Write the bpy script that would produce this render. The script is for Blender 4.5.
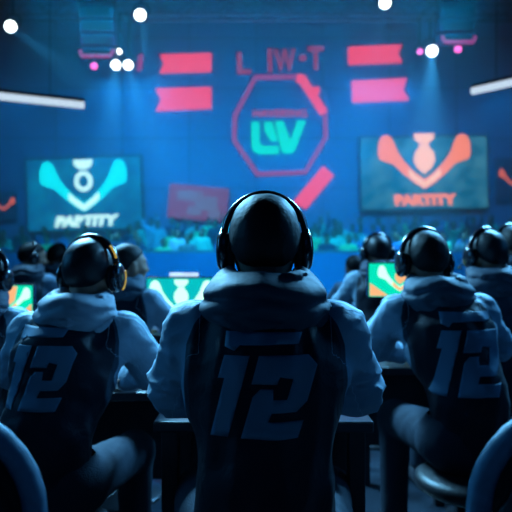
import bpy, bmesh, math, random
import numpy as np
from mathutils import Vector, Matrix
from mathutils.bvhtree import BVHTree

random.seed(7)
sc = bpy.context.scene
for o in list(bpy.data.objects):
    bpy.data.objects.remove(o)
C = sc.collection
PI = math.pi
F = 618.0            # focal length in pixels of the 512 frame
CH = 1.17            # camera height

# ------------------------------------------------------------------ camera, world, lights, exposure
cam_d = bpy.data.cameras.new('camera'); cam = bpy.data.objects.new('camera', cam_d); C.objects.link(cam)
cam.location = (0, 0, CH); cam.rotation_euler = (PI/2, 0, 0)
cam_d.sensor_width = 36; cam_d.lens = F/512*36
cam_d.dof.use_dof = True; cam_d.dof.focus_distance = 1.32; cam_d.dof.aperture_fstop = 3.9
sc.camera = cam
sc.view_settings.view_transform = 'Standard'; sc.view_settings.look = 'None'
sc.view_settings.exposure = 0.0; sc.view_settings.gamma = 1.0
sc.view_settings.use_curve_mapping = False
sc.cycles.use_denoising = True
sc.cycles.max_bounces = 6; sc.cycles.volume_bounces = 0
sc.cycles.volume_step_rate = 4
sc.cycles.sample_clamp_indirect = 4

w = bpy.data.worlds.new('world'); sc.world = w; w.use_nodes = True
w.node_tree.nodes['Background'].inputs[0].default_value = (0.0, 0.10, 0.40, 1)
w.node_tree.nodes['Background'].inputs[1].default_value = 0.022

def aim(o, tgt):
    o.rotation_euler = (Vector(tgt) - o.location).to_track_quat('-Z', 'Y').to_euler()
def area(name, loc, tgt, sx, sy, col, e, spread=PI):
    d = bpy.data.lights.new(name, 'AREA'); d.shape = 'RECTANGLE'; d.size = sx; d.size_y = sy
    d.color = col; d.energy = e; d.spread = spread
    o = bpy.data.objects.new(name, d); C.objects.link(o); o.location = loc; aim(o, tgt); return o
def spot(name, loc, tgt, col, e, ang, blend=.4, r=.06):
    d = bpy.data.lights.new(name, 'SPOT'); d.color = col; d.energy = e
    d.spot_size = math.radians(ang); d.spot_blend = blend; d.shadow_soft_size = r
    o = bpy.data.objects.new(name, d); C.objects.link(o); o.location = loc; aim(o, tgt); return o
# unseen area lights added for the players: key from ahead and above, then fills
area('key_light', (-1.9, 5.0, 3.75), (0.0, 1.5, 1.0), 1.6, 0.6, (0.20, 0.62, 1.0), 270, math.radians(100))
area('key_light', (2.6, 5.2, 3.75), (0.5, 1.9, 1.0), 1.6, 0.6, (0.14, 0.54, 1.0), 190, math.radians(100))
area('side_fill', (-3.2, 2.2, 2.2), (0.0, 1.6, .95), 0.5, 1.2, (0.05, 0.42, 1.0), 9, math.radians(120))  # unseen fill lights added at both sides of the players
area('side_fill', (3.4, 2.6, 2.2), (0.1, 1.7, .95), 0.5, 1.2, (0.04, 0.36, 1.0), 6, math.radians(120))
area('rear_fill', (0.0, -1.6, 3.4), (0.0, 1.8, .7), 2.5, 1.2, (0.01, 0.24, 1.0), 2.0)  # unseen fill added behind and above the camera for the players' backs
# wall and crowd washes, area lights added without fixtures out over the stage
area('wall_wash', (-3.4, 16.0, 5.6), (-2.2, 22, 3.6), 2.0, 0.5, (0.0, 0.30, 1.0), 300, math.radians(112))
area('wall_wash', (3.4, 16.0, 5.6), (2.2, 22, 3.6), 2.0, 0.5, (0.0, 0.30, 1.0), 300, math.radians(112))
for sx_ in (-1, 1): area('wall_wash', (sx_*6.8, 16.5, 5.4), (sx_*8.3, 22, 3.6), 1.5, 0.5, (0.0, 0.31, 1.0), 85, math.radians(112))  # outer pair added to brighten the ends of the wall
area('crowd_wash', (0, 12.5, 6.4), (0, 16.5, 1.0), 9.0, 0.6, (0.0, 0.50, 1.0), 330, math.radians(110))
area('barrier_wash', (0, 10.0, 6.0), (0, 14.0, .5), 8.0, 0.5, (0.0, 0.44, 1.0), 400, math.radians(80))
area('truss_tint', (0, 12.9, 5.6), (0, 14.3, 6.9), 9.0, 0.3, (0.45, 0.12, 1.0), 14, math.radians(120))  # purple area light added only to tint the middle truss

# ------------------------------------------------------------------ helpers
def at(px, py, Y):
    return Vector(((px-256)/F*Y, Y, CH+(256-py)/F*Y))
MATS = {}
def mat(name, col, rough=.6, metal=0.0, emit=None, es=0.0, bump=0.0, bscale=60, sheen=0.0, var=0.0, coat=0.0):
    if name in MATS: return MATS[name]
    m = bpy.data.materials.new(name); m.use_nodes = True; nt = m.node_tree; b = nt.nodes['Principled BSDF']
    b.inputs['Base Color'].default_value = (*col, 1); b.inputs['Roughness'].default_value = rough
    b.inputs['Metallic'].default_value = metal
    b.inputs['Sheen Weight'].default_value = sheen; b.inputs['Coat Weight'].default_value = coat
    if emit: b.inputs['Emission Color'].default_value = (*emit, 1); b.inputs['Emission Strength'].default_value = es
    if bump or var:
        tc = nt.nodes.new('ShaderNodeTexCoord'); n = nt.nodes.new('ShaderNodeTexNoise')
        n.inputs['Scale'].default_value = bscale; n.inputs['Detail'].default_value = 4
        nt.links.new(tc.outputs['Object'], n.inputs['Vector'])
        if bump:
            bp = nt.nodes.new('ShaderNodeBump'); bp.inputs['Strength'].default_value = bump; bp.inputs['Distance'].default_value = .01
            nt.links.new(n.outputs['Fac'], bp.inputs['Height']); nt.links.new(bp.outputs['Normal'], b.inputs['Normal'])
        if var:
            r = nt.nodes.new('ShaderNodeValToRGB'); r.color_ramp.elements[0].position = .3; r.color_ramp.elements[1].position = .7
            r.color_ramp.elements[0].color = (*[c*(1-var) for c in col], 1); r.color_ramp.elements[1].color = (*[min(1, c*(1+var)) for c in col], 1)
            nt.links.new(n.outputs['Fac'], r.inputs['Fac']); nt.links.new(r.outputs['Color'], b.inputs['Base Color'])
    MATS[name] = m; return m

def link(name, me, m=None, parent=None, smooth=False):
    o = bpy.data.objects.new(name, me); C.objects.link(o)
    if m and not me.materials: me.materials.append(m)
    if smooth: me.polygons.foreach_set('use_smooth', [True]*len(me.polygons))
    if parent: o.parent = parent
    return o
def obj(name, bm, m, parent=None, smooth=False):
    me = bpy.data.meshes.new(name); bmesh.ops.recalc_face_normals(bm, faces=bm.faces); bm.to_mesh(me); bm.free()
    return link(name, me, m, parent, smooth)
def tag(o, label, cat, group=None, kind=None):
    o['label'] = label; o['category'] = cat
    if group: o['group'] = group
    if kind: o['kind'] = kind
    return o
def thing(name, label, cat, loc=(0, 0, 0), rz=0, group=None):
    o = bpy.data.objects.new(name, None); C.objects.link(o); o.location = loc; o.rotation_euler = (0, 0, rz)
    o.empty_display_size = .1
    return tag(o, label, cat, group)
def struct(name, bm, m):
    o = obj(name, bm, m); o['kind'] = 'structure'; return o
def dup(root, parent=None):
    r = root.copy(); C.objects.link(r)
    if parent: r.parent = parent
    for ch in list(root.children): dup(ch, r)
    return r
def abox(bm, c, s, bev=0.0, rot=None):
    M = Matrix.Translation(c) @ (rot.to_4x4() if rot else Matrix()) @ Matrix.Diagonal((*s, 1))
    t = bmesh.new(); bmesh.ops.create_cube(t, size=1, matrix=M)
    if bev: bmesh.ops.bevel(t, geom=t.edges[:], offset=bev, segments=3, affect='EDGES', profile=.5)
    me = bpy.data.meshes.new('t'); t.to_mesh(me); t.free(); bm.from_mesh(me); bpy.data.meshes.remove(me)
    return bm
def box(c, s, bev=0.0, rot=None):
    return abox(bmesh.new(), c, s, bev, rot)
def atube(bm, pts, r, n=10, closed=False, flat=1.0):
    pts = [Vector(p) for p in pts]; rings = []; N = len(pts); up = None
    for i, p in enumerate(pts):
        a = pts[(i-1) % N] if (i or closed) else p; b = pts[(i+1) % N] if (i < N-1 or closed) else p
        t = (b-a).normalized()
        if up is None: up = t.orthogonal().normalized()
        up = (up - t*up.dot(t)).normalized(); s = t.cross(up)
        rr = r[i] if hasattr(r, '__len__') else r
        rings.append([bm.verts.new(p + up*math.cos(2*PI*k/n)*rr + s*math.sin(2*PI*k/n)*rr*flat) for k in range(n)])
    for i in range(N if closed else N-1):
        A, B = rings[i], rings[(i+1) % N]
        for k in range(n): bm.faces.new((A[k], A[(k+1) % n], B[(k+1) % n], B[k]))
    if not closed: bm.faces.new(rings[0]); bm.faces.new(rings[-1])
    return bm
def lathe(prof, n=24, bm=None, M=None):
    bm = bm or bmesh.new(); M = M or Matrix(); rings = []
    for r, z in prof: rings.append([bm.verts.new(M @ Vector((r*math.cos(2*PI*k/n), r*math.sin(2*PI*k/n), z))) for k in range(n)])
    for A, B in zip(rings, rings[1:]):
        for k in range(n): bm.faces.new((A[k], A[(k+1) % n], B[(k+1) % n], B[k]))
    bm.faces.new(rings[0]); bm.faces.new(rings[-1]); return bm
def aprism(bm, poly, y0, y1, holes=None):
    """polygon in x,z extruded along y"""
    A = [bm.verts.new((x, y0, z)) for x, z in poly]; B = [bm.verts.new((x, y1, z)) for x, z in poly]; n = len(poly)
    bm.faces.new(A); bm.faces.new(B[::-1])
    for k in range(n): bm.faces.new((A[k], A[(k+1) % n], B[(k+1) % n], B[k]))
    return bm
def pline(bm, pts, wd, y0, y1, closed=False):
    """stroke of width wd along x,z points, mitred"""
    P = [Vector((a, b)) for a, b in pts]; N = len(P); L = []; R = []
    for i in range(N):
        a = P[i-1] if (i or closed) else None; b = P[(i+1) % N] if (i < N-1 or closed) else None
        d1 = (P[i]-a).normalized() if a is not None else (b-P[i]).normalized(); d2 = (b-P[i]).normalized() if b is not None else d1
        n1 = Vector((-d1.y, d1.x)); n2 = Vector((-d2.y, d2.x)); m = (n1+n2).normalized(); k = wd/2/max(.4, m.dot(n1))
        L.append(P[i]+m*k); R.append(P[i]-m*k)
    for i in range(N if closed else N-1):
        j = (i+1) % N; aprism(bm, [tuple(L[i]), tuple(L[j]), tuple(R[j]), tuple(R[i])], y0, y1)
    return bm
def text(s, size, m, parent, loc, sx=1.0, name='lettering', bold=0.0, shear=0.0):
    c = bpy.data.curves.new(name, 'FONT'); c.body = s; c.size = size; c.extrude = .004; c.align_x = 'CENTER'; c.align_y = 'CENTER'
    c.offset = bold; c.shear = shear; c.materials.append(m)
    q = bpy.data.objects.new(name, c); C.objects.link(q); bpy.context.view_layer.update()
    me = bpy.data.meshes.new_from_object(q.evaluated_get(bpy.context.evaluated_depsgraph_get())); bpy.data.objects.remove(q)
    me.name = name; o = bpy.data.objects.new(name, me); C.objects.link(o); o.rotation_euler = (PI/2, 0, 0); o.location = loc; o.scale = (sx, 1, 1)
    if parent: o.parent = parent
    return o

# ------------------------------------------------------------------ materials
M_navy = mat('navy_fabric', (.006, .012, .028), .75, bump=.3, bscale=300)
M_skin = mat('skin', (.32, .17, .115), .5, bump=.1, bscale=120)
M_hair = mat('black_hair', (.006, .006, .008), .6, bump=.15, bscale=90)
M_cap = mat('black_cap', (.007, .008, .012), .45, bump=.1, bscale=200)
for m_ in (M_hair, M_cap): m_.node_tree.nodes['Principled BSDF'].inputs['Specular IOR Level'].default_value = .28
M_plastic = mat('black_plastic', (.012, .014, .02), .22, coat=.5)
M_foam = mat('black_foam', (.01, .01, .012), .9, bump=.3, bscale=300)
M_yellow = mat('amber_trim_glow', (.5, .28, .03), .35, emit=(1, .58, .06), es=.40)  # amber trim, glow added to hold its colour under blue light
M_trouser = mat('slate_trousers', (.014, .024, .040), .8, bump=.3, bscale=200)
M_trouser.node_tree.nodes['Principled BSDF'].inputs['Specular IOR Level'].default_value = .2
M_shoe = mat('dark_shoe', (.03, .03, .04), .5, bump=.1)
M_digit = mat('number_print', (.07, .17, .27), .55, bump=.1, bscale=200)
M_metal = mat('dark_metal', (.05, .055, .065), .4, .8, var=.2, bscale=8)
M_truss = mat('truss_alloy', (.22, .24, .28), .4, .7, var=.15, bscale=6)
M_desk = mat('desk_top', (.02, .025, .035), .35, var=.3, bscale=12)
M_leather = mat('black_leatherette', (.008, .008, .012), .45, bump=.2, bscale=150)
M_bolster = mat('light_blue_bolster', (.32, .50, .64), .55, bump=.15, bscale=60, var=.12)
M_post = mat('speaker_shell', (.04, .02, .05), .5, bump=.1)

def emis(name, col, s): return mat(name, (0, 0, 0), .5, emit=col, es=s)
E_white = emis('lamp_white', (.75, .95, 1.0), 9)
E_tube = emis('tube_white', (.60, .80, 1.0), 1.0)
E_pinklamp = emis('lamp_pink', (1.0, .16, .75), 2.2)
E_pink = emis('neon_pink', (1.0, .055, .15), 1.15)
E_pinkdim = emis('neon_dim_pink', (.60, .06, .40), .62)
E_pinkfar = emis('letters_pink', (.60, .05, .24), .55)
E_teal = emis('neon_teal', (.0, .85, .66), 1.35)
E_cyan = emis('led_cyan', (.0, .80, .98), 1.7)
E_cyanw = emis('led_pale_cyan', (.45, .95, 1.0), 1.8)
E_orange = emis('led_orange', (1.0, .29, .16), 1.3)
E_orangew = emis('led_pale_orange', (1.0, .60, .46), 1.4)
E_monbg = emis('monitor_teal', (.0, .52, .54), 1.0)
E_mongreen = emis('monitor_green', (.0, .80, .50), 1.0)
E_monwhite = emis('monitor_pale', (.50, 1.0, .72), 1.5)
E_monor = emis('monitor_orange', (1.0, .50, .22), 1.0)
E_bannerw = emis('banner_pale', (.28, .32, .62), .50)
E_banner = emis('banner_rose', (.36, .07, .26), .5)

def screen_mat(name, c1, c2, s):
    m = bpy.data.materials.new(name); m.use_nodes = True; nt = m.node_tree; b = nt.nodes['Principled BSDF']
    b.inputs['Base Color'].default_value = (.005, .005, .01, 1); b.inputs['Roughness'].default_value = .3
    tc = nt.nodes.new('ShaderNodeTexCoord'); n = nt.nodes.new('ShaderNodeTexNoise'); n.inputs['Scale'].default_value = 1.6; n.inputs['Detail'].default_value = 3
    r = nt.nodes.new('ShaderNodeValToRGB'); r.color_ramp.elements[0].position = .38; r.color_ramp.elements[1].position = .68
    r.color_ramp.elements[0].color = (*c1, 1); r.color_ramp.elements[1].color = (*c2, 1)
    nt.links.new(tc.outputs['Object'], n.inputs['Vector']); nt.links.new(n.outputs['Fac'], r.inputs['Fac'])
    nt.links.new(r.outputs['Color'], b.inputs['Emission Color']); b.inputs['Emission Strength'].default_value = s
    return m
S_left = screen_mat('screen_blue', (.0, .13, .40), (.0, .27, .56), .95)
S_right = screen_mat('screen_slate', (.0, .16, .33), (.05, .30, .46), .95)

# ------------------------------------------------------------------ setting
def panel_mat(name, col, seam, sx, sz, rough=.6):
    m = bpy.data.materials.new(name); m.use_nodes = True; nt = m.node_tree; b = nt.nodes['Principled BSDF']; b.inputs['Roughness'].default_value = rough
    tc = nt.nodes.new('ShaderNodeTexCoord'); mp = nt.nodes.new('ShaderNodeMapping'); mp.inputs['Rotation'].default_value = (PI/2, 0, 0)
    br = nt.nodes.new('ShaderNodeTexBrick'); br.offset = 0; br.inputs['Scale'].default_value = 1
    br.inputs['Brick Width'].default_value = sx; br.inputs['Row Height'].default_value = sz; br.inputs['Mortar Size'].default_value = .03
    br.inputs['Color1'].default_value = (*col, 1); br.inputs['Color2'].default_value = (*[c*.8 for c in col], 1); br.inputs['Mortar'].default_value = (*seam, 1)
    nt.links.new(tc.outputs['Object'], mp.inputs['Vector']); nt.links.new(mp.outputs['Vector'], br.inputs['Vector']); nt.links.new(br.outputs['Color'], b.inputs['Base Color'])
    return m
M_wall = panel_mat('stage_wall_panels', (.14, .26, .42), (.06, .12, .2), 2.4, 1.8)
M_side = mat('side_wall', (.05, .08, .13), .8, var=.2, bscale=2)
M_ceil = mat('ceiling_black', (.03, .04, .06), .9, var=.3, bscale=2)
M_floor = mat('floor_dark', (.02, .03, .045), .35, var=.3, bscale=3)
struct('floor', box((0, 10, -.05), (20, 26, .1)), M_floor)
struct('wall_back', box((0, 22.3, 5.2), (20, .2, 10.6)), M_wall)
struct('wall_left', box((-9.8, 10, 5.2), (.2, 25.8, 10.6)), M_side)
struct('wall_right', box((9.8, 10, 5.2), (.2, 25.8, 10.6)), M_side)
struct('ceiling', box((0, 12, 10.55), (20, 22, .1)), M_ceil)
# raked stand under the crowd
bm = bmesh.new(); TIER = []
for i in range(5):
    y0 = 14.6+.95*i; h = .12+.13*i; TIER.append((y0+.45, h)); abox(bm, (0, y0+.475, h/2), (18.6, .95, h))
st = struct('trim_1', bm, mat('riser_carpet', (.02, .05, .09), .9, bump=.2)); st.name = 'crowd_riser'
tag(st, 'dark stepped riser carrying the crowd below the stage wall', 'riser'); st['kind'] = 'structure'
# blue barrier
b0 = thing('crowd_barrier', 'long bright blue barrier in front of the crowd, behind the players', 'barrier', (0, 14.2, 0))
bm = bmesh.new(); abox(bm, (0, 0, .62), (18.4, .12, 1.24), .02)
obj('panel', bm, mat('barrier_blue', (.02, .28, .62), .5, var=.15, bscale=1.2), b0)
obj('rail', atube(bmesh.new(), [(-9.2, 0, 1.27), (9.2, 0, 1.27)], .035), M_truss, b0)

# ------------------------------------------------------------------ stage wall: signs and screens (Y about 22)
YW = 22.1
def W(px, py): p = at(px, py, YW); return (p.x, p.z)
def sign(name, label, cat, polys, m, part=None, group=None, th=.10):
    cx = sum(p[0] for q in polys for p in q)/sum(len(q) for q in polys); cy = sum(p[1] for q in polys for p in q)/sum(len(q) for q in polys)
    ox, oz = W(cx, cy); bm = bmesh.new()
    for q in polys: aprism(bm, [(W(*p)[0]-ox, W(*p)[1]-oz) for p in q], -th, 0)
    o = obj(name, bm, m); o.location = (ox, YW+.1, oz); return tag(o, label, cat, group)
G = 'pink ribbon signs on the stage wall'
sign('ribbon_sign', 'pink glowing ribbon sign, upper of the left pair, notched at its left end', 'sign', [[(159.5, 54.5), (211, 53), (211, 71), (159.5, 72.5), (164, 63.5)]], E_pink, group=G)
sign('ribbon_sign', 'pink glowing ribbon sign, lower of the left pair, left of the octagon', 'sign', [[(155, 88.5), (211, 87), (211, 108), (156, 110.5), (161, 99.5)]], E_pink, group=G)
sign('ribbon_sign', 'pink glowing ribbon sign, upper of the right pair, notched at its right end', 'sign', [[(348.5, 47), (402, 44.5), (398, 53), (402, 62), (349, 64)]], E_pink, group=G)
sign('ribbon_sign', 'pink glowing ribbon sign, lower of the right pair, above the right screen', 'sign', [[(352, 81), (407, 78), (403, 90), (409, 99.5), (353, 102)]], E_pink, group=G)
sign('slash_sign', 'thick diagonal pink light bar under the octagon sign', 'sign', [[(323, 166), (334, 175.5), (306, 209), (293, 202)]], E_pink)
sign('slash_sign', 'thin short pink slash light beside the twin white lamps at left', 'sign', [[(138.5, 55), (142.5, 54), (141, 69), (137, 70.5)]], E_pinkdim)
def disc(px, py, r): return [(px+r*math.cos(2*PI*k/16), py+r*math.sin(2*PI*k/16)) for k in range(16)]
sign('dot_sign', 'small pink dot light at the upper right of the octagon sign', 'sign', [disc(316.5, 90, 3.6)], E_pink)

t = thing('octagon_sign', 'large pink neon octagon outline holding teal LIV letters', 'sign', (W(280, 125)[0], YW+.1, W(280, 125)[1]))
def T(px, py): a = W(px, py); b = W(280, 125); return (a[0]-b[0], a[1]-b[1])
oc = [(255.5, 77), (299.5, 76.5), (325, 113), (326, 137), (305.5, 172), (257.5, 174), (234, 140), (235, 115)]
obj('outline', pline(bmesh.new(), [T(*p) for p in oc], .125, -.12, -.02, True), E_pinkdim, t)
o = obj('accent_bar', pline(bmesh.new(), [T(297, 78), T(302, 79), T(324, 113)], .27, -.17, -.03), E_pink, t); o['label'] = 'brighter thick pink stroke'
Z = lambda x, y: T(220+x/4.267, 60+y/4.267)
bm = bmesh.new()
for q in ([(135, 265), (168, 265), (168, 355), (185, 368), (250, 368), (250, 400), (165, 400), (142, 388), (135, 365)],
          [(190, 265), (222, 265), (248, 345), (216, 345), (190, 300)],
          [(235, 262), (270, 262), (300, 345), (330, 260), (366, 260), (320, 385), (305, 398), (275, 398), (262, 385)]):
    aprism(bm, [Z(*p) for p in q], -.14, -.02)
o = obj('letters', bm, E_teal, t); o['label'] = 'teal LIV letters'
o = text('HAVERING', .36, emis('neon_rose', (1.0, .06, .24), .75), t, (T(280, 113.5)[0], -.08, T(280, 113.5)[1]), 1.12, 'small_lettering', .0); o['label'] = 'small pink lettering'

t = thing('letter_sign', 'row of dim pink letters above the octagon sign', 'sign', (W(280, 62)[0], YW+.1, W(280, 62)[1]))
for ch, px, py, s, sx in (('L', 243, 63, 1.05, 1), ('1', 270, 61, 1.15, .8), ('W', 285, 61, 1.1, .62), ('\u00b7', 303, 60, 1.6, 1), ('T', 316, 60, 1.15, .8)):
    a = W(px, py); b = W(280, 62); text(ch, s, E_pinkfar, t, (a[0]-b[0], -.05, a[1]-b[1]), sx, 'letter', .03)
t.rotation_euler = (0, math.radians(-1.5), 0)

# emblem: spread wings and medallion, in units of the left screen's pixels
WING = [(0, -9), (-9, -2.5), (-19, 8), (-25, 17), (-28, 25), (-31, 31), (-35.5, 33.5), (-40.5, 31), (-43, 25), (-43.5, 15), (-41.5, 10), (-36, 8), (-29, 5.5), (-20, -3.5), (-9, -12.5), (0, -18)]
TOPM = [(-9.5, 34), (9.5, 34), (9, 29), (4, 24.5), (-4, 24.5), (-9, 29)]
def emblem(parent, k, ox, oz, mw, mc, y=-.02, th=.02, ring=True, s=1):
    bm = bmesh.new()
    aprism(bm, [(ox+x*k, oz+z*k) for x, z in WING], y-th, y); aprism(bm, [(ox-x*k, oz+z*k) for x, z in WING[::-1]], y-th, y)
    obj('wings_emblem', bm, mw, parent)
    bm = bmesh.new(); aprism(bm, [(ox+x*k, oz+z*k) for x, z in [(-15, 1.5), (-7, -5.5), (0, -11), (7, -5.5), (15, 1.5), (15, -5.5), (8, -12), (0, -17), (-8, -12), (-15, -5.5)]], y-th*1.5, y)
    obj('pale_point', bm, mc, parent)
    bm = bmesh.new(); aprism(bm, [(ox+x*k, oz+z*k) for x, z in TOPM], y-th, y)
    if ring:
        pline(bm, [(ox+k*7.0*math.cos(a), oz+k*(12.5+8.2*math.sin(a))) for a in [2*PI*i/20 for i in range(20)]], 4.2*k, y-th, y, True)
    else:
        aprism(bm, [(ox+x*k, oz+z*k) for x, z in [(-4, 24), (-5, 21), (-9, 16), (-10, 9), (-7, 2), (0, -4), (7, 2), (10, 9), (9, 16), (5, 21), (4, 24)]], y-th*1.4, y)
    obj('medallion', bm, mc, parent)
def big_screen(label, cx, cy, wpx, hpx, mw, mc, mt, sm, ring, tilt, word, shear):
    c = at(cx, cy, 21.85); t = thing('stage_screen', label, 'screen', c, 0, 'big screens on the stage wall'); t.rotation_euler = (0, tilt, 0)
    s = 21.85/F; w_, h_ = wpx*s, hpx*s
    obj('frame', box((0, .08, 0), (w_+.16, .22, h_+.16), .03), M_metal, t)
    obj('display', box((0, -.045, 0), (w_, .04, h_)), sm, t)
    emblem(t, s*(1.0 if ring else 1.06), 0, s*(0 if ring else 3), mw, mc, -.066, .02, ring)
    text(word, 13.5*s, mt, t, (0, -.08, -27.5*s), 1.15, 'lettering', .035, shear)
    for x in (-w_*.3, w_*.3): obj('bracket', box((x, .25, 0), (.2, .2, .5)), M_metal, t)
    return t
big_screen('big left stage screen with cyan winged emblem on blue', 84.5, 194, 113, 71, E_cyan, E_cyanw, E_cyanw, S_left, True, math.radians(-2), 'PARTITY', .2)
big_screen('big right stage screen with orange winged emblem on teal', 424, 173, 125, 71, E_orange, E_orangew, E_orange, S_right, False, math.radians(-1), 'PARTITY', -.1)
def small_banner(label, px, py, wpx, hpx, group=None):
    c = at(px, py, 22.0); t = thing('wall_display', label, 'screen', c); s = 22/F
    obj('frame', box((0, .02, 0), (wpx*s, .1, hpx*s), .02), M_side, t)
    bm = bmesh.new(); k = s*.42*wpx/43
    aprism(bm, [(x*k, z*k) for x, z in WING], -.06, -.02); aprism(bm, [(-x*k, z*k) for x, z in WING[::-1]], -.06, -.02)
    obj('wings_emblem', bm, mat('led_dull_orange', (0, 0, 0), .5, emit=(1, .22, .14), es=.75), t)
small_banner('small display with dull orange emblem at the left edge, beyond the crowd', 4, 206, 26, 30)
small_banner('small display with orange emblem at the right edge, right of the big screen', 513, 180, 34, 44)
c = at(198, 203, 21.9); t = thing('crowd_banner', 'rose pink lit banner behind the crowd, left of the headset wearer in front', 'banner', c); t.rotation_euler = (0, math.radians(5), 0)
obj('board', box((0, 0, 0), (2.1, .08, 1.2), .02), E_banner, t)
bm = bmesh.new()
for x, z, a, b in ((-.3, .22, .9, .35), (.3, .0, .8, .5), (-.1, -.3, .5, .3), (.6, -.35, .4, .3)): abox(bm, (x, -.06, z), (a, .03, b), .01)
obj('pale_print', bm, E_bannerw, t)
obj('bracket', box((0, .17, 0), (.6, .25, .4)), M_metal, t)

# ------------------------------------------------------------------ trusses, lamps, speakers
def truss(label, y, z, L=19.2, s=.36, x0=0):
    t = thing('lighting_truss', label, 'truss', (x0, y, z), 0, 'box trusses across the hall')
    for a in (-1, 1):
        for b in (-1, 1): obj('chord', atube(bmesh.new(), [(-L/2, a*s/2, b*s/2), (L/2, a*s/2, b*s/2)], .03, 8), M_truss, t)
    bm = bmesh.new(); n = int(L/.45)
    for i in range(n):
        xa, xb = -L/2+L*i/n, -L/2+L*(i+1)/n
        for a in (-1, 1): atube(bm, [(xa, a*s/2, -s/2 if i % 2 else s/2), (xb, a*s/2, s/2 if i % 2 else -s/2)], .014, 6)
        for b in (-1, 1): atube(bm, [(xa, -s/2 if i % 2 else s/2, b*s/2), (xb, s/2 if i % 2 else -s/2, b*s/2)], .014, 6)
    obj('lattice', bm, M_truss, t)
    bm = bmesh.new()
    for x in (-6, 0, 6): atube(bm, [(x, 0, s/2), (x, 0, 10.5-z)], .015, 6)
    obj('hanger', bm, M_metal, t); return t
truss('near box truss just above the picture carrying the large white lamps', 10.0, 5.75)
truss('middle box truss crossing the top of the picture', 14.0, 6.75)
truss('far box truss nearest the stage wall, high above the letters', 18.6, 8.7)

def stage_light(label, px, py, Y, ztruss, em, r=.09, beam=None, tgt=None, e=0, ang=18, group=None, name='stage_lamp', cat='stage light'):
    c = at(px, py, Y); ytruss = 10.0 if Y < 12 else 14.0; t = thing(name, label, cat, (c.x, c.y, c.z), 0, group)
    d = (Vector((0, 0, CH))-c).normalized(); q = d.to_track_quat('Z', 'Y').to_matrix().to_4x4()
    obj('housing', lathe([(r*.5, -r*3.0), (r*.95, -r*2.7), (r*1.2, -r*1.2), (r*1.25, r*.1), (r*1.05, r*.12), (r*1.0, -.01)], 20, None, q), M_metal, t, True)
    obj('lens', lathe([(r*1.0, -.005), (r*.85, r*.18), (r*.4, r*.26), (.001, r*.28)], 20, None, q), em, t, True)
    bm = bmesh.new(); y = -d*r*1.3
    atube(bm, [(-r*1.35, y.y, y.z), (-r*1.45, y.y*1.0, y.z+r*1.2), (-r*.9, y.y, y.z+r*2.2), (r*.9, y.y, y.z+r*2.2), (r*1.45, y.y, y.z+r*1.2), (r*1.35, y.y, y.z)], .014, 8)
    obj('yoke', bm, M_metal, t)
    obj('drop_pipe', atube(bmesh.new(), [(0, y.y, y.z+r*2.2), (0, y.y, ztruss-c.z)], .02, 8), M_metal, t)
    obj('clamp', box((0, y.y*0+ytruss-c.y, ztruss-c.z), (.07, .44, .06), .006), M_metal, t)
    if beam: spot('lamp_beam', c + d*.12, tgt, beam, e*1.25, ang, .95)
    return t
WB = (.06, .50, 1.0)
g = 'large white stage lamps'
stage_light('large round white stage lamp at the upper left edge', 10.5, 26.5, 10, 5.6, E_white, .085, WB, (-1.0, 12.4, 2.9), 900, 22, g)
stage_light('large round white stage lamp above the left ribbon signs', 140, 15, 10, 5.6, E_white, .085, WB, (-1.2, 12.6, 0), 1100, 20, g)
stage_light('large round white stage lamp at the top, above the right ribbon signs', 385, 3, 10, 5.6, E_white, .085, WB, (1.4, 12.6, 0), 1000, 20, g)
g = 'white lamps on the middle truss'
stage_light('white lamp, left of the touching twin pair', 115.8, 65, 14, 6.58, E_white, .098, WB, (-4.0, 15.5, 0), 1500, 36, g)
stage_light('white lamp, right of the touching twin pair', 128.2, 65, 14, 6.58, E_white, .098, WB, (-1.8, 16.5, 0), 1500, 36, g)
stage_light('smaller white lamp above the twin pair', 119, 51.5, 13.6, 6.58, E_white, .05, group=g)
stage_light('bright white lamp between two pink lamps at upper right', 432, 51, 14, 6.58, E_white, .115, WB, (4.2, 16, 0), 3000, 40, g)
g = 'small pink lamps on the middle truss'
stage_light('small pink lamp left of the white twin pair', 94, 66, 14, 6.58, E_pinklamp, .07, group=g)
stage_light('small pink lamp just left of the bright white lamp at upper right', 420, 51.5, 14, 6.58, E_pinklamp, .06, group=g)
stage_light('small pink lamp right of the bright white lamp at upper right', 458, 49, 14, 6.58, E_pinklamp, .075, group=g)

def tube_lamp(label, p0, p1):
    p0, p1 = Vector(p0), Vector(p1); c = (p0+p1)/2; t = thing('tube_lamp', label, 'tube light', c, 0, 'long white tube lamps')
    a, b = p0-c, p1-c; d = (b-a).normalized()
    obj('tube', atube(bmesh.new(), [a, b], .055, 14), E_tube, t, True)
    bm = bmesh.new(); up = Vector((0, 0, .075)); atube(bm, [a+up, b+up], .035, 8); obj('housing', bm, M_metal, t)
    for k in (.2, .8):
        q = a.lerp(b, k); obj('cable', atube(bmesh.new(), [q+Vector((0, 0, .1)), Vector((q.x, q.y, 10.5-c.z))], .006, 6), M_metal, t)
tube_lamp('long white tube lamp at the left edge above the left screen', (-4.9, 8.42, 3.50), (-2.66, 9.55, 3.50))
tube_lamp('long white tube lamp at the right edge above the right screen', (3.36, 9.6, 3.73), (4.65, 8.1, 3.73))

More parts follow.
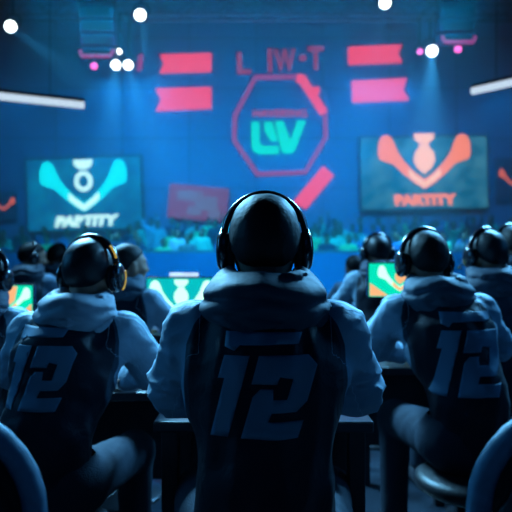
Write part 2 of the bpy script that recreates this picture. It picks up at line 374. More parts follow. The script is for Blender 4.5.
def speaker_cluster(label, px, py, n, Y=13.2, wpx=30, lean=1):
    c = at(px, py, Y); t = thing('hanging_speaker', label, 'speaker', c, 0, 'hanging speaker clusters')
    wd = wpx/F*Y
    for i in range(n):
        a = math.radians(9*(n-1-i)); z = .26*i+.1; y = -.10*math.sin(a)*3
        bm = bmesh.new(); abox(bm, (0, 0, 0), (wd, .42, .24), .02)
        o = obj('cabinet', bm, M_post, t); o.location = (0, .06*(n-i), z); o.rotation_euler = (a*.5, 0, 0)
        bm = bmesh.new(); abox(bm, (0, -.215, 0), (wd*.86, .02, .19), .005); obj('grille', bm, M_foam, o)
    obj('glow_bar', atube(bmesh.new(), [(-wd*.48, -.05, .06), (-wd*.42, -.08, -.07), (wd*.42, -.08, -.07), (wd*.48, -.05, .06)], .035, 8), E_pinkdim, t)  # glowing bar stands in for pink light falling on the underside
    obj('hanger', atube(bmesh.new(), [(0, .05, .26*n-.05), (0, .05, 10.5-c.z)], .02, 6), M_metal, t)
speaker_cluster('dark hanging speaker cluster with dim pink underside at upper left', 97, 54, 5, wpx=34)
speaker_cluster('dark hanging speaker cluster with dim pink underside at upper right', 458, 40, 5, wpx=34)

# ------------------------------------------------------------------ implicit surfaces for people
def surf(fn, lo, hi, h):
    lo = np.array(lo, float); hi = np.array(hi, float); n = np.ceil((hi-lo)/h).astype(int)+1
    ax = [lo[i]+h*np.arange(n[i]) for i in range(3)]
    G_ = np.stack(np.meshgrid(*ax, indexing='ij'), -1).reshape(-1, 3); v = fn(G_).reshape(n)
    s = v < 0; nx, ny, nz = n; acc = np.zeros((nx-1, ny-1, nz-1, 3)); cnt = np.zeros((nx-1, ny-1, nz-1))
    corner = [(i, j, k) for i in (0, 1) for j in (0, 1) for k in (0, 1)]
    cv = lambda A, c: A[c[0]:nx-1+c[0], c[1]:ny-1+c[1], c[2]:nz-1+c[2]]
    for a in corner:
        for axi in range(3):
            if a[axi]: continue
            b = list(a); b[axi] = 1; b = tuple(b); va, vb = cv(v, a), cv(v, b); m = (va < 0) != (vb < 0)
            t = np.where(m, va/np.where(m, va-vb, 1), 0)
            for q in range(3): acc[..., q] += np.where(m, a[q]+(t if q == axi else 0), 0)
            cnt += m
    act = cnt > 0; idx = -np.ones(act.shape, int); idx[act] = np.arange(act.sum())
    cell = np.argwhere(act); V = lo + h*(cell + acc[act]/cnt[act][:, None]); Q = []
    for axi in range(3):
        sl = [slice(None)]*3; sl2 = [slice(None)]*3; sl[axi] = slice(0, -1); sl2[axi] = slice(1, None)
        m = s[tuple(sl)] != s[tuple(sl2)]; flip = s[tuple(sl)]; o1, o2 = [(1, 2), (2, 0), (0, 1)][axi]
        P = np.argwhere(m); ok = (P[:, o1] > 0) & (P[:, o2] > 0) & (P[:, o1] < n[o1]-1) & (P[:, o2] < n[o2]-1); P = P[ok]; fl = flip[tuple(P.T)]
        def g(a, b): q = P.copy(); q[:, o1] += a; q[:, o2] += b; return idx[tuple(q.T)]
        q = np.stack([g(-1, -1), g(0, -1), g(0, 0), g(-1, 0)], 1); q[~fl] = q[~fl][:, ::-1]; Q.append(q)
    Q = np.concatenate(Q); Q = Q[(Q >= 0).all(1)]; return V, Q
def mesh_of(name, parts, m):
    Vs = []; Qs = []; off = 0
    for V, Q in parts: Vs.append(V); Qs.append(Q+off); off += len(V)
    V = np.concatenate(Vs); Q = np.concatenate(Qs); me = bpy.data.meshes.new(name)
    me.from_pydata(V.tolist(), [], Q.tolist()); me.update(); me.materials.append(m)
    me.polygons.foreach_set('use_smooth', [True]*len(me.polygons)); return me, V
def A3(v): return np.array(v, float)
def cone(p, a, b, ra, rb, sc_=None):
    a, b = A3(a), A3(b)
    if sc_ is not None: sc_ = A3(sc_); p = p/sc_; a = a/sc_; b = b/sc_
    ba = b-a; t = np.clip(((p-a)@ba)/(ba@ba), 0, 1); return np.linalg.norm(p-a-t[:, None]*ba, axis=1)-(ra+(rb-ra)*t)
def ell(p, c, r):
    q = (p-A3(c))/A3(r); k0 = np.linalg.norm(q, axis=1); k1 = np.linalg.norm(q/A3(r), axis=1)+1e-9; return k0*(k0-1)/k1
def smin(a, b, k): h = np.clip(.5+.5*(b-a)/k, 0, 1); return b+(a-b)*h-k*h*(1-h)
def smax(a, b, k): return -smin(-a, -b, k)
def noise(p, f, seed, n=9):
    r = np.random.RandomState(seed); s = 0
    for i in range(n):
        d = r.normal(size=3); d *= f*(.6+.9*r.rand())/np.linalg.norm(d); s = s+np.sin(p@d*2*PI+r.rand()*6.28)
    return s/math.sqrt(n)
def ridge(p, f, seed): return 1-np.abs(noise(p, f, seed, 5))

def rotz_(p, c, a):
    c = A3(c); q = p-c; ca, sa = math.cos(a), math.sin(a)
    return np.stack([q[:, 0]*ca+q[:, 1]*sa, -q[:, 0]*sa+q[:, 1]*ca, q[:, 2]], 1)
def head_frame(p, P):
    """points in the frame of the head: x right, y to the face"""
    q = rotz_(p, P['head'], P['yaw']); a = P['nod']; ca, sa = math.cos(a), math.sin(a)
    return np.stack([q[:, 0], q[:, 1]*ca-q[:, 2]*sa, q[:, 1]*sa+q[:, 2]*ca], 1)
def f_head(q):
    d = smin(ell(q, (-.012, -.008, .022), (.061, .092, .088)), ell(q, (.012, -.008, .022), (.061, .092, .088)), .02); d = smin(d, ell(q, (0, .025, -.035), (.056, .062, .075)), .035)
    d = smin(d, cone(q, (0, .055, -.085), (0, .045, -.09), .022, .026), .03)                       # chin
    d = smin(d, cone(q, (0, .082, .018), (0, .103, -.022), .008, .013), .012)                      # nose
    d = smin(d, cone(q, (-.035, .078, .032), (.035, .078, .032), .010, .010), .014)                # brow
    for s in (-1, 1):
        d = smax(d, -ell(q, (s*.031, .094, .008), (.017, .012, .011)), .008); d = smin(d, ell(q, (s*.031, .078, .008), (.0125, .0125, .0125)), .003)
        d = smin(d, ell(q, (s*.040, .068, -.022), (.02, .02, .018)), .02)
        e = ell(q, (s*.077, -.003, -.005), (.008, .018, .031)); e = smax(e, -ell(q, (s*.086, .002, -.003), (.006, .011, .02)), .004); d = smin(d, e, .008)
    d = smin(d, cone(q, (-.018, .082, -.050), (.018, .082, -.050), .0065, .0065), .006); d = smin(d, cone(q, (-.015, .081, -.061), (.015, .081, -.061), .007, .007), .006)
    return d
def f_hair(q, long=0.0):
    d = smin(ell(q, (-.017, -.012, .026), (.064, .100, .091)), ell(q, (.017, -.012, .026), (.064, .100, .091)), .03) + .0005*noise(q*A3((1, .5, .5)), 45, 3)
    cut = (q[:, 1]-.035)*.62 - (q[:, 2]-.045)*.78                                                  # keep crown and back, open the face
    d = smax(d, cut, .012); d = smax(d, -(q[:, 2]+.055+.02*np.cos(q[:, 0]*30)), .010)
    if long: d = smin(d, smax(cone(q, (0, -.05, 0), (0, -.075, -.05-long), .075, .05, (1, .6, 1)), (q[:, 1]-.0), .01), .03)
    return d
def f_hand(p, P, s):
    w0 = A3(P['wrist'][s]); el = A3(P['elbow'][s]); d = w0-el; d[2] = 0; a = math.atan2(-d[0], d[1])*.4
    q = rotz_(p, w0, a); q = q*A3((-1 if s else 1, 1, 1))     # thumb towards the midline
    r = cone(q, (0, -.05, .0), (0, .01, 0), .028, .026, (1, 1, .8)); r = smin(r, cone(q, (.012, .03, 0), (.012, .075, .004), .024, .022, (1, 1, .55))*1.0, .015)
    r = smin(r, cone(q, (-.018, .03, 0), (-.018, .07, .002), .020, .018, (1, 1, .6)), .015)
    for x, L, b in ((.032, .068, .10), (.011, .078, .105), (-.011, .072, .10), (-.031, .056, .09)):
        k = (x*1.25, b+L*.45, .008); e = (x*1.3, b+L*.82, -.012)
        f = smin(cone(q, (x, b-.03, .004), k, .0098, .0088), cone(q, k, e, .0088, .0072), .003); r = smin(r, f, .006)
    th = (.052, .055, -.006); r = smin(r, smin(cone(q, (.022, .015, -.004), th, .014, .0105), cone(q, th, (.05, .088, -.014), .0105, .0085), .003), .008)
    return r
def seated(lean=0.0, side=0.0, yaw=0.0, nod=.12, elb=(.235, .245), elz=.865, up=0.0):
    s = side
    return dict(pelvis=(0, 0, .56), waist=(s*.25, -.03, .72), chest=(s*.7, .01+lean*.5, .90), neck=(s, .05+lean, 1.05), head=(s*1.25, .105+lean*1.3, 1.19), yaw=yaw, nod=nod,
        sho=[(s*.9-.150, .05+lean, 1.0+up), (s*.9+.150, .05+lean, 1.0+up)], elbow=[(s*.6-elb[0], .14+lean, elz), (s*.6+elb[1], .14+lean, elz)],
        wrist=[(s*.4-.10, .40+lean, .785), (s*.4+.10, .40+lean, .785)], hip=[(-.095, .02, .55), (.095, .02, .55)], knee=[(-.17, .44, .52), (.17, .44, .52)],
        ankle=[(-.18, .42, .10), (.18, .42, .10)])
def f_arms(p, P, g, dr=0.0):
    d = None
    for s in (0, 1):
        a = smin(cone(p, P['sho'][s], P['elbow'][s], .052+g, .043+g*.9), cone(p, P['elbow'][s], P['wrist'][s], .043+g*.9, .030+g*.45), .03)
        if dr: # loose cloth gathers under the elbow
            e = A3(P['elbow'][s]); a = smin(a, ell(p, e+A3((0, -.01, -.022)), (.050+dr*.3, .055, .045+dr*.3)), .03)
        d = a if d is None else smin(d, a, .005)
    return d
def f_torso(p, P, g):
    d = cone(p, P['pelvis'], P['waist'], .132+g, .112+g, (1, .76, 1)); d = smin(d, cone(p, P['waist'], P['chest'], .112+g, .142+g, (1, .72, 1)), .05)
    d = smin(d, cone(p, P['sho'][0], P['sho'][1], .052+g, .052+g), .08); d = smin(d, cone(p, P['chest'], A3(P['neck'])+A3((0, 0, -.03)), .145+g, .075+g, (1, .72, 1)), .05)
    return d
def f_legs(p, P, g):
    d = cone(p, P['hip'][0], P['hip'][1], .085+g, .085+g)
    for s in (0, 1):
        l = smin(cone(p, P['hip'][s], P['knee'][s], .078+g, .058+g), cone(p, P['knee'][s], P['ankle'][s], .054+g, .038+g*1.3), .03); d = smin(d, l, .02)
    return d

# jersey material: light sleeves, dark back panel, boundary carried by the mesh attribute 'panel'
def jersey_mat(name, light, dark, pipe):
    m = bpy.data.materials.new(name); m.use_nodes = True; nt = m.node_tree; b = nt.nodes['Principled BSDF']
    b.inputs['Roughness'].default_value = .6; b.inputs['Specular IOR Level'].default_value = .22; b.inputs['Sheen Weight'].default_value = .04; b.inputs['Sheen Roughness'].default_value = .4
    at_ = nt.nodes.new('ShaderNodeAttribute'); at_.attribute_name = 'panel'
    r = nt.nodes.new('ShaderNodeValToRGB'); e = r.color_ramp.elements; r.color_ramp.interpolation = 'LINEAR'
    e[0].position = .470; e[0].color = (*light, 1); e[1].position = .530; e[1].color = (*dark, 1)
    x = e.new(.480); x.color = (*pipe, 1); x = e.new(.52); x.color = (*pipe, 1)
    nt.links.new(at_.outputs['Fac'], r.inputs['Fac'])
    al = nt.nodes.new('ShaderNodeAttribute'); al.attribute_name = 'line'; rl = nt.nodes.new('ShaderNodeValToRGB'); e = rl.color_ramp.elements
    e[0].position = .0; e[0].color = (0, 0, 0, 1); e[1].position = 1; e[1].color = (0, 0, 0, 1)
    for ps_, v_ in ((.44, 0), (.455, 1), (.47, 1), (.485, 0), (.54, 0), (.555, 1), (.57, 1), (.585, 0)): x = e.new(ps_); x.color = (v_, v_, v_, 1)
    mx = nt.nodes.new('ShaderNodeMix'); mx.data_type = 'RGBA'; mx.inputs[7].default_value = (*[min(1, c*1.9+.12) for c in light], 1)
    nt.links.new(al.outputs['Fac'], rl.inputs['Fac']); nt.links.new(rl.outputs['Color'], mx.inputs[0]); nt.links.new(r.outputs['Color'], mx.inputs[6]); nt.links.new(mx.outputs[2], b.inputs['Base Color'])
    tc = nt.nodes.new('ShaderNodeTexCoord'); n = nt.nodes.new('ShaderNodeTexNoise'); n.inputs['Scale'].default_value = 16; n.inputs['Detail'].default_value = 5; n.inputs['Distortion'].default_value = .8
    n2 = nt.nodes.new('ShaderNodeTexNoise'); n2.inputs['Scale'].default_value = 400; ad = nt.nodes.new('ShaderNodeMath'); ad.operation = 'MULTIPLY_ADD'; ad.inputs[1].default_value = .06
    bp = nt.nodes.new('ShaderNodeBump'); bp.inputs['Strength'].default_value = .35; bp.inputs['Distance'].default_value = .02
    nt.links.new(tc.outputs['Object'], n.inputs['Vector']); nt.links.new(tc.outputs['Object'], n2.inputs['Vector'])
    nt.links.new(n2.outputs['Fac'], ad.inputs[0]); nt.links.new(n.outputs['Fac'], ad.inputs[2]); nt.links.new(ad.outputs[0], bp.inputs['Height']); nt.links.new(bp.outputs['Normal'], b.inputs['Normal'])
    return m
J_main = jersey_mat('jersey_silver_navy', (.20, .32, .42), (.004, .008, .018), (.012, .03, .05))
J_soft = jersey_mat('jersey_soft_grey', (.26, .38, .48), (.005, .010, .022), (.02, .05, .08))
J_dark = jersey_mat('jersey_dusk_blue', (.06, .12, .19), (.012, .022, .040), (.05, .1, .15))
def plain_cloth(name, col):
    m = mat(name, col, .65, sheen=.05, bump=.3, bscale=22); m.node_tree.nodes['Principled BSDF'].inputs['Specular IOR Level'].default_value = .25; return m
H_main = plain_cloth('hood_slate', (.032, .055, .085)); H_soft = plain_cloth('hood_pale_grey', (.26, .33, .40)); H_mid = plain_cloth('hood_blue_grey', (.045, .085, .125)); H_dark = plain_cloth('hood_navy', (.03, .05, .08))

def clip_poly_grid(poly, step):
    bm = bmesh.new(); bm.faces.new([bm.verts.new((x, 0, z)) for x, z in poly])
    bm.normal_update(); bmesh.ops.triangulate(bm, faces=bm.faces[:])
    for ax in (0, 2):
        lo = min(v.co[ax] for v in bm.verts); hi = max(v.co[ax] for v in bm.verts); k = lo+step
        while k < hi:
            co = Vector((0, 0, 0)); co[ax] = k; no = Vector((0, 0, 0)); no[ax] = 1
            bmesh.ops.bisect_plane(bm, geom=bm.verts[:]+bm.edges[:]+bm.faces[:], plane_co=co, plane_no=no); k += step
    return bm
ONE = [(.14, 1), (1, 1), (.60, 0), (0, 0), (.24, .72), (.02, .72)]
TWO = [(.12, 1), (.86, 1), (1, .88), (.90, .44), (.76, .31), (.40, .31), (.36, .20), (.88, .20), (.82, 0), (0, 0), (.10, .50), (.20, .60), (.38, .60), (.40, .47), (.60, .47), (.66, .72), (.46, .75), (.43, .66), (.06, .66)]
def stamp(name, polys, host_bvh, parent, m, cx, cz, yaw=0.0, off=.0025):
    bm = bmesh.new(); R = Matrix.Rotation(yaw, 3, 'Z'); d = R @ Vector((0, 1, 0))
    for poly in polys:
        t = clip_poly_grid(poly, .012)
        for v in t.verts:
            o_ = R @ Vector((v.co.x+cx, -1, v.co.z)); o_.z = v.co.z+cz; h = host_bvh.ray_cast(o_, d)
            v.co = (h[0]-d*off) if h[0] else o_+d
        me = bpy.data.meshes.new('t'); t.to_mesh(me); t.free(); bm.from_mesh(me); bpy.data.meshes.remove(me)
    e = bmesh.ops.extrude_face_region(bm, geom=bm.faces[:]); 
    for v in [g_ for g_ in e['geom'] if isinstance(g_, bmesh.types.BMVert)]: v.co += d*(off*.8)
    return obj(name, bm, m, parent, True)

def player(label, loc, rz, P, res=.012, scale=1.0, jersey=J_main, hoodm=H_main, hood=True, number=None, cap=False, longhair=0.0, seed=1, detail=True, hoodk=1.0, name='esports_player', group=None, legs=True, fold=1.0):
    lo, hi = (-.42, -.30, .40), (.42, .62, 1.16)
    parts = [surf(lambda p: smin(f_torso(p, P, -.006), smin(f_arms(p, P, -.004), f_legs(p, P, -.008), .008), .012), (-.42, -.30, 0), (.42, .64, 1.16), .02)]
    hp = A3(P['head']); nk = A3(P['neck'])
    fh = lambda p: smin(f_head(head_frame(p, P)), cone(p, nk+A3((0, -.005, -.03)), hp+A3((0, -.025, -.04)), .058, .052), .03)
    parts.append(surf(fh, hp-.2, hp+.16, .006 if detail else .011))
    for s in (0, 1):
        w0 = A3(P['wrist'][s]); parts.append(surf(lambda p: f_hand(p, P, s), w0-A3((.09, .07, .06)), w0+A3((.09, .21, .06)), .004 if detail else .006))
    me, V = mesh_of(name, parts, M_skin); root = bpy.data.objects.new(name, me); C.objects.link(root)
    root.location = loc; root.rotation_euler = (0, 0, rz); root.scale = (scale,)*3; tag(root, label, 'person', group)
    # jersey
    def fj(p):
        ar = f_arms(p, P, .014, .02); to = f_torso(p, P, .012)
        ar = ar-fold*(.0055*ridge(p*A3((1, .5, 1.3)), 12, seed+11)**4+.0048*ridge(p*A3((.6, .6, 1.5)), 9, seed)+.0010*ridge(p, 19, seed+1)); to = to-fold*(.005*ridge(p*A3((1.3, 1, .7)), 6, seed+2)+.002*noise(p, 14, seed+3))
        d = smin(ar, to, .028)
        for s in (0, 1): # cuffs: stop at the wrist
            w0 = A3(P['wrist'][s]); e = A3(P['elbow'][s]); n_ = (w0-e)/np.linalg.norm(w0-e); m_ = (p-w0)@n_; near = np.linalg.norm(p-w0, axis=1) < .12
            d = np.where(near, smax(d, m_+.005, .004), d)
        d = smax(d, -(p[:, 2]-.50), .01)
        return smax(d, -cone(p, nk+A3((0, 0, .0)), hp, .055, .06), .01)
    Vj = surf(fj, lo, hi, res); me, V = mesh_of('jersey', [Vj], jersey)
    ax = np.abs(V[:, 0]-np.interp(V[:, 2], [.5, .9, 1.05], [0, P['chest'][0], P['neck'][0]]))
    wz = np.interp(V[:, 2], [.50, .70, .80, .92, .99, 1.03, 1.07, 1.12], [.140, .142, .156, .160, .157, .142, .112, .10])
    pan = (wz-ax); pan = np.minimum(pan, .17-V[:, 1])
    att = me.attributes.new('panel', 'FLOAT', 'POINT'); att.data.foreach_set('value', np.clip(.5+pan*5, 0, 1).astype(np.float32))
    ln = np.full(len(V), 1.0)
    for s in (0, 1):
        a, b = A3(P['sho'][s]), A3(P['elbow'][s]); ba = b-a; t = np.clip(((V-a)@ba)/(ba@ba), -.3, 1.15); q = V-a-t[:, None]*ba; out_ = q[:, 0]*(1 if s else -1)
        sel = (out_ > .0) & (np.linalg.norm(q, axis=1) < .10); ln = np.where(sel, q[:, 1]+.006, ln)
    att = me.attributes.new('line', 'FLOAT', 'POINT'); att.data.foreach_set('value', np.clip(.5+ln*5, 0, 1).astype(np.float32))
    js = link('jersey', me, None, root)
    # hood
    if hood:
        k = hoodk; c0 = nk+A3((0, -.012, .04))
        def fhood(p):
            q = p-c0; ang = np.arctan2(q[:, 0], -q[:, 1]); tilt = q[:, 2]-q[:, 1]*.25
            R = np.hypot(q[:, 0]/1.08, q[:, 1]); 
            d = np.hypot(R-.073, (tilt-.010)*.85)-.035*k
            pouch = ell(q, (0, -.052, -.045), (.108*k, .062, .078*k)); d = smin(d, pouch, .04)
            d = smin(d, cone(q, (-.100, -.015, -.040), (.100, -.015, -.040), .034*k, .034*k), .045)
            # sweeping drape folds that follow the collar
            u = tilt*170+np.abs(q[:, 0]+.01)*55*np.sign(tilt+.02)+1.3*noise(p, 6, seed+9)
            fold_ = (np.abs(np.sin(u*.5))**.6-.5)*.012*fold+.002*ridge(p, 12, seed+5)
            back = np.clip(.5-q[:, 1]*12, .25, 1)
            d = d-fold_*back
            return smax(d, -cone(p, nk+A3((0, .01, 0)), hp+A3((0, 0, .05)), .062, .075), .012)
        me2, _ = mesh_of('hood', [surf(fhood, c0-A3((.18, .18, .17)), c0+A3((.18, .16, .1)), min(res, .008))], hoodm); link('hood', me2, None, root)
    # hair or cap
    fc = (lambda p: f_hair(head_frame(p, P), longhair))
    me3, _ = mesh_of('cap' if cap else 'hair', [surf(fc, hp-.24, hp+.16, .008 if detail else .012)], M_cap if cap else M_hair); hr = link('cap' if cap else 'hair', me3, None, root)
    if cap: hr.data.materials[0] = M_cap
    if legs:
        fl = lambda p: smax(smin(smin(f_legs(p, P, .010), cone(p, P['pelvis'], P['waist'], .137, .115, (1, .76, 1)), .06), 9, .001)-.003 - .003*ridge(p, 9, seed+7), np.maximum(-(p[:, 2]-.10), p[:, 2]-.66), .005)
        me4, _ = mesh_of('trousers', [surf(fl, (-.32, -.22, .06), (.32, .58, .64), .016)], M_trouser); link('trousers', me4, None, root)
        for s in (0, 1):
            a = P['ankle'][s]; fs = lambda p: smax(smin(cone(p, (a[0], a[1]-.02, .055), (a[0], a[1]+.15, .04), .045, .038), cone(p, (a[0], a[1]-.02, .05), (a[0], a[1]-.02, .11), .045, .045), .02), -(p[:, 2]-.002), .004)
            me5, _ = mesh_of('shoe', [surf(fs, (a[0]-.08, a[1]-.1, -.01), (a[0]+.08, a[1]+.22, .18), .012)], M_shoe); link('shoe', me5, None, root)
    if number:
        bvh = BVHTree.FromPolygons([Vector(v) for v in Vj[0]], [tuple(int(i) for i in q) for q in Vj[1]])
        nx, nz, nw, nh, yw, sh = number      # centre, size, yaw
        def place(poly, x0, ww, z0, hh, slant=.10): return [(x0*nw+x*ww*nw+sh*z*nh*hh, z0*nh+z*hh*nh) for x, z in poly]
        digits = [place(ONE, 0, .30, 0, .78), place(TWO, .31, .69, 0, .78)]
        bar = [[(.14*nw, .86*nh), (.15*nw, 1.0*nh), (.94*nw, .99*nh), (.90*nw, .885*nh), (.30*nw, .875*nh), (.24*nw, .82*nh)]]
        sub = lambda Q: [[(x-nw/2, z-nh/2) for x, z in q] for q in Q]
        stamp('number', sub(digits), bvh, js, M_digit, nx, nz, yw); stamp('stripe', sub(bar), bvh, js, M_digit, nx, nz, yw)
    root['_head'] = 0; del root['_head']
    return root

def headset(label, pl, P, amber=False, mic=False, group='gaming headsets worn by the players', k=1.0):
    t = thing('headset', label, 'headset', group=group)
    M = Matrix.Translation(P['head']) @ Matrix.Rotation(P['yaw'], 4, 'Z') @ Matrix.Rotation(-P['nod'], 4, 'X')
    Wm = Matrix.Translation(pl.location) @ Matrix.Rotation(pl.rotation_euler.z, 4, 'Z') @ Matrix.Diagonal((pl.scale.x,)*3+(1,)) @ M
    t.matrix_world = Wm; t.scale = (pl.scale.x*k,)*3
    arc = [(.097*math.cos(a)*(1-.02*math.sin(a)), -.012, .030+.098*math.sin(a)) for a in [math.radians(-8+196*i/30) for i in range(31)]]
    obj('headband', atube(bmesh.new(), arc, .0115, 12, flat=.50), M_plastic, t, True)
    arc2 = [(.088*math.cos(a), -.012, .030+.089*math.sin(a)) for a in [math.radians(40+100*i/20) for i in range(21)]]
    obj('band_cushion', atube(bmesh.new(), arc2, [.011]*21, 12, flat=.6), M_foam, t, True)
    for s in (-1, 1):
        R = Matrix.Translation((s*.080, -.008, -.008)) @ Matrix.Rotation(s*PI/2, 4, 'Y') @ Matrix.Diagonal((1.12, .86, 1, 1))
        c = obj('ear_cup', lathe([(.036, .006), (.043, .010), (.045, .018), (.042, .027), (.033, .033), (.018, .036), (.004, .0365)], 28, None, R), M_plastic, t, True)
        obj('ear_cushion', lathe([(.022, -.006), (.036, -.008), (.041, -.002), (.041, .006), (.036, .009)], 24, None, R), M_foam, c, True)
        bm = bmesh.new(); atube(bm, [(s*.097, -.012, .045), (s*.106, -.010, .025), (s*.108, -.008, -.01)], [.006, .007, .005], 8, flat=1.3); obj('arm', bm, M_plastic, t, True)
        if amber and s == 1:
            o = obj('accent_ring', atube(bmesh.new(), [R @ Vector((.038*math.cos(a), .038*math.sin(a), .030)) for a in [math.radians(20+100*i/14) for i in range(15)]], .0042, 8), M_yellow, c, True); o['label'] = 'amber ring on the cup'
            a3 = [(.104*math.cos(a), -.020, .030+.102*math.sin(a)) for a in [math.radians(14+26*i/12) for i in range(13)]]
            o = obj('accent_strip', atube(bmesh.new(), a3, .0038, 8), M_yellow, t, True); o['label'] = 'amber strip along the band'
    if mic: obj('microphone', atube(bmesh.new(), [(-.10, .0, -.02), (-.098, .05, -.05), (-.07, .10, -.065), (-.045, .115, -.066)], [.003, .003, .003, .008], 8), M_plastic, t, True)
    return t

# ------------------------------------------------------------------ players
def px2x(px, Y): return (px-256)/F*Y
Pc = seated(lean=.03, yaw=0, nod=-.10, elb=(.200, .208), elz=.882)
Yc = 1.26
pc = player('central player seen from behind in silver and navy hooded jersey numbered 12, largest figure', (px2x(265, Yc+.08), Yc, 0), 0, Pc, res=.0065, number=(-.012, .925, .19, .195, 0, .12), seed=4, fold=1.15)
headset('black headset on the central player, nearest and largest', pc, Pc, k=.94)

Pl = seated(lean=.05, side=.075, yaw=-.22, nod=-.02, elb=(.22, .25), elz=.88)
pl = player('left player in pale hooded jersey numbered 12, wearing amber trimmed headset', (px2x(50, 1.82), 1.77, 0), math.radians(-3), Pl, res=.009, scale=.935, jersey=J_soft, hoodm=H_soft, number=(.0, .92, .20, .235, math.radians(0), .16), cap=True, seed=21, hoodk=.92)
headset('black headset with amber trim on the left player with pale hood', pl, Pl, amber=True)

Pr = seated(lean=.05, side=-.10, yaw=.22, nod=.0, elb=(.25, .22), elz=.88)
pr = player('right player in blue grey hooded jersey numbered 12 with bare nape', (px2x(466, 2.2), 2.14, 0), math.radians(1), Pr, res=.009, scale=.965, jersey=J_main, hoodm=H_mid, number=(-.045, .875, .25, .285, math.radians(0), .12), seed=33)
headset('black headset on the right player with the bare nape', pr, Pr)

Pq = seated(lean=.0, yaw=.25, nod=-.05)
pq = player('player in dusk blue hooded jersey behind the right player, turned slightly left', (px2x(488, 2.85), 2.75, .0), math.radians(8), Pq, scale=.985, res=.013, jersey=J_dark, hoodm=H_dark, cap=True, seed=41, detail=False)
headset('black headset with pale glint on the player behind the right player', pq, Pq, mic=True)
Pe = seated(yaw=.1)
pe = player('player cut off by the right edge, farthest in the right row', (px2x(516, 3.6), 3.55, 0), 0, Pe, res=.016, scale=1.03, jersey=J_dark, hoodm=H_dark, seed=43, detail=False)
headset('black headset on the player cut off by the right edge', pe, Pe)

Ps = seated(lean=.03, yaw=.15, nod=-.02)
ps = player('small distant player in blue jersey, facing the stage right of centre', (px2x(379, 4.0), 3.92, 0), 0, Ps, res=.014, scale=1.0, jersey=J_main, hoodm=H_dark, cap=True, seed=51, detail=False)
headset('black headset on the small distant player right of centre', ps, Ps)
P2 = seated(lean=.06, yaw=.0)
p2 = player('dim player half hidden beyond the small distant player', (px2x(360, 4.9), 4.82, 0), .2, P2, res=.02, scale=.9, jersey=J_dark, hoodm=H_dark, seed=52, detail=False)

Pg = seated(lean=.0, yaw=-.75, nod=.0, side=.0, elb=(.20, .25))
pg = player('player with dark hair turned right in pale sleeved jersey beside the lit monitor', (px2x(123, 3.1), 3.02, 0), math.radians(-16), Pg, res=.012, scale=.94, jersey=J_soft, hoodm=H_mid, seed=61, detail=False, longhair=.03)
Pf = seated(lean=.02, yaw=-.2)
pf = player('player cut off by the left edge in blue sleeved jersey', (px2x(-20, 2.35), 2.28, 0), math.radians(-6), Pf, res=.012, scale=.91, jersey=J_main, hoodm=H_dark, cap=True, seed=71, detail=False)
headset('black headset on the player cut off by the left edge', pf, Pf)
Ph = seated(lean=.03, yaw=-.9)
ph = player('distant player turned right between the left edge and the pale hooded player', (px2x(29, 4.5), 4.4, 0), -.1, Ph, res=.016, scale=.97, jersey=J_dark, hoodm=H_dark, seed=81, detail=False)
headset('dark headset on the distant player near the left edge', ph, Ph)
Pi = seated(lean=.03, yaw=-.3)
pi_ = player('distant player mostly hidden behind the head of the pale hooded player', (px2x(55, 5.2), 5.1, 0), -.1, Pi, res=.018, scale=.97, jersey=J_main, hoodm=H_mid, seed=82, detail=False)
headset('dark headset on the distant player hidden by the pale hooded player', pi_, Pi)
PLAYERS = [pc, pl, pr, pq, pe, ps, p2, pg, pf, ph, pi_]

# ------------------------------------------------------------------ stools under the players
WHERE = ['the central player', 'the left player with the pale hood', 'the right player with the bare nape', 'the player behind the right player', 'the player at the right edge',
         'the small distant player', 'the dim player beyond the small distant one', 'the player turned right by the lit monitor', 'the player at the left edge', 'the distant player near the left edge', 'the distant player behind the pale hooded one']
s0 = thing('stool', 'round black padded stool under ' + WHERE[0], 'stool', (0, 0, 0), 0, 'stools under the players')
obj('seat', lathe([(.02, .385), (.17, .385), (.19, .40), (.192, .435), (.17, .452), (.02, .455)], 28), M_leather, s0, True)
obj('post', lathe([(.025, .03), (.025, .39)], 14), M_metal, s0, True)
obj('base', lathe([(.21, .0), (.215, .01), (.20, .02), (.05, .045), (.03, .06)], 28), M_metal, s0, True)
for i, p in enumerate(PLAYERS):
    s = s0 if i == 0 else dup(s0)
    s.location = (p.location.x, p.location.y, 0); s.scale = (1, 1, p.scale.x*.965); s['label'] = 'round black padded stool under ' + WHERE[i]

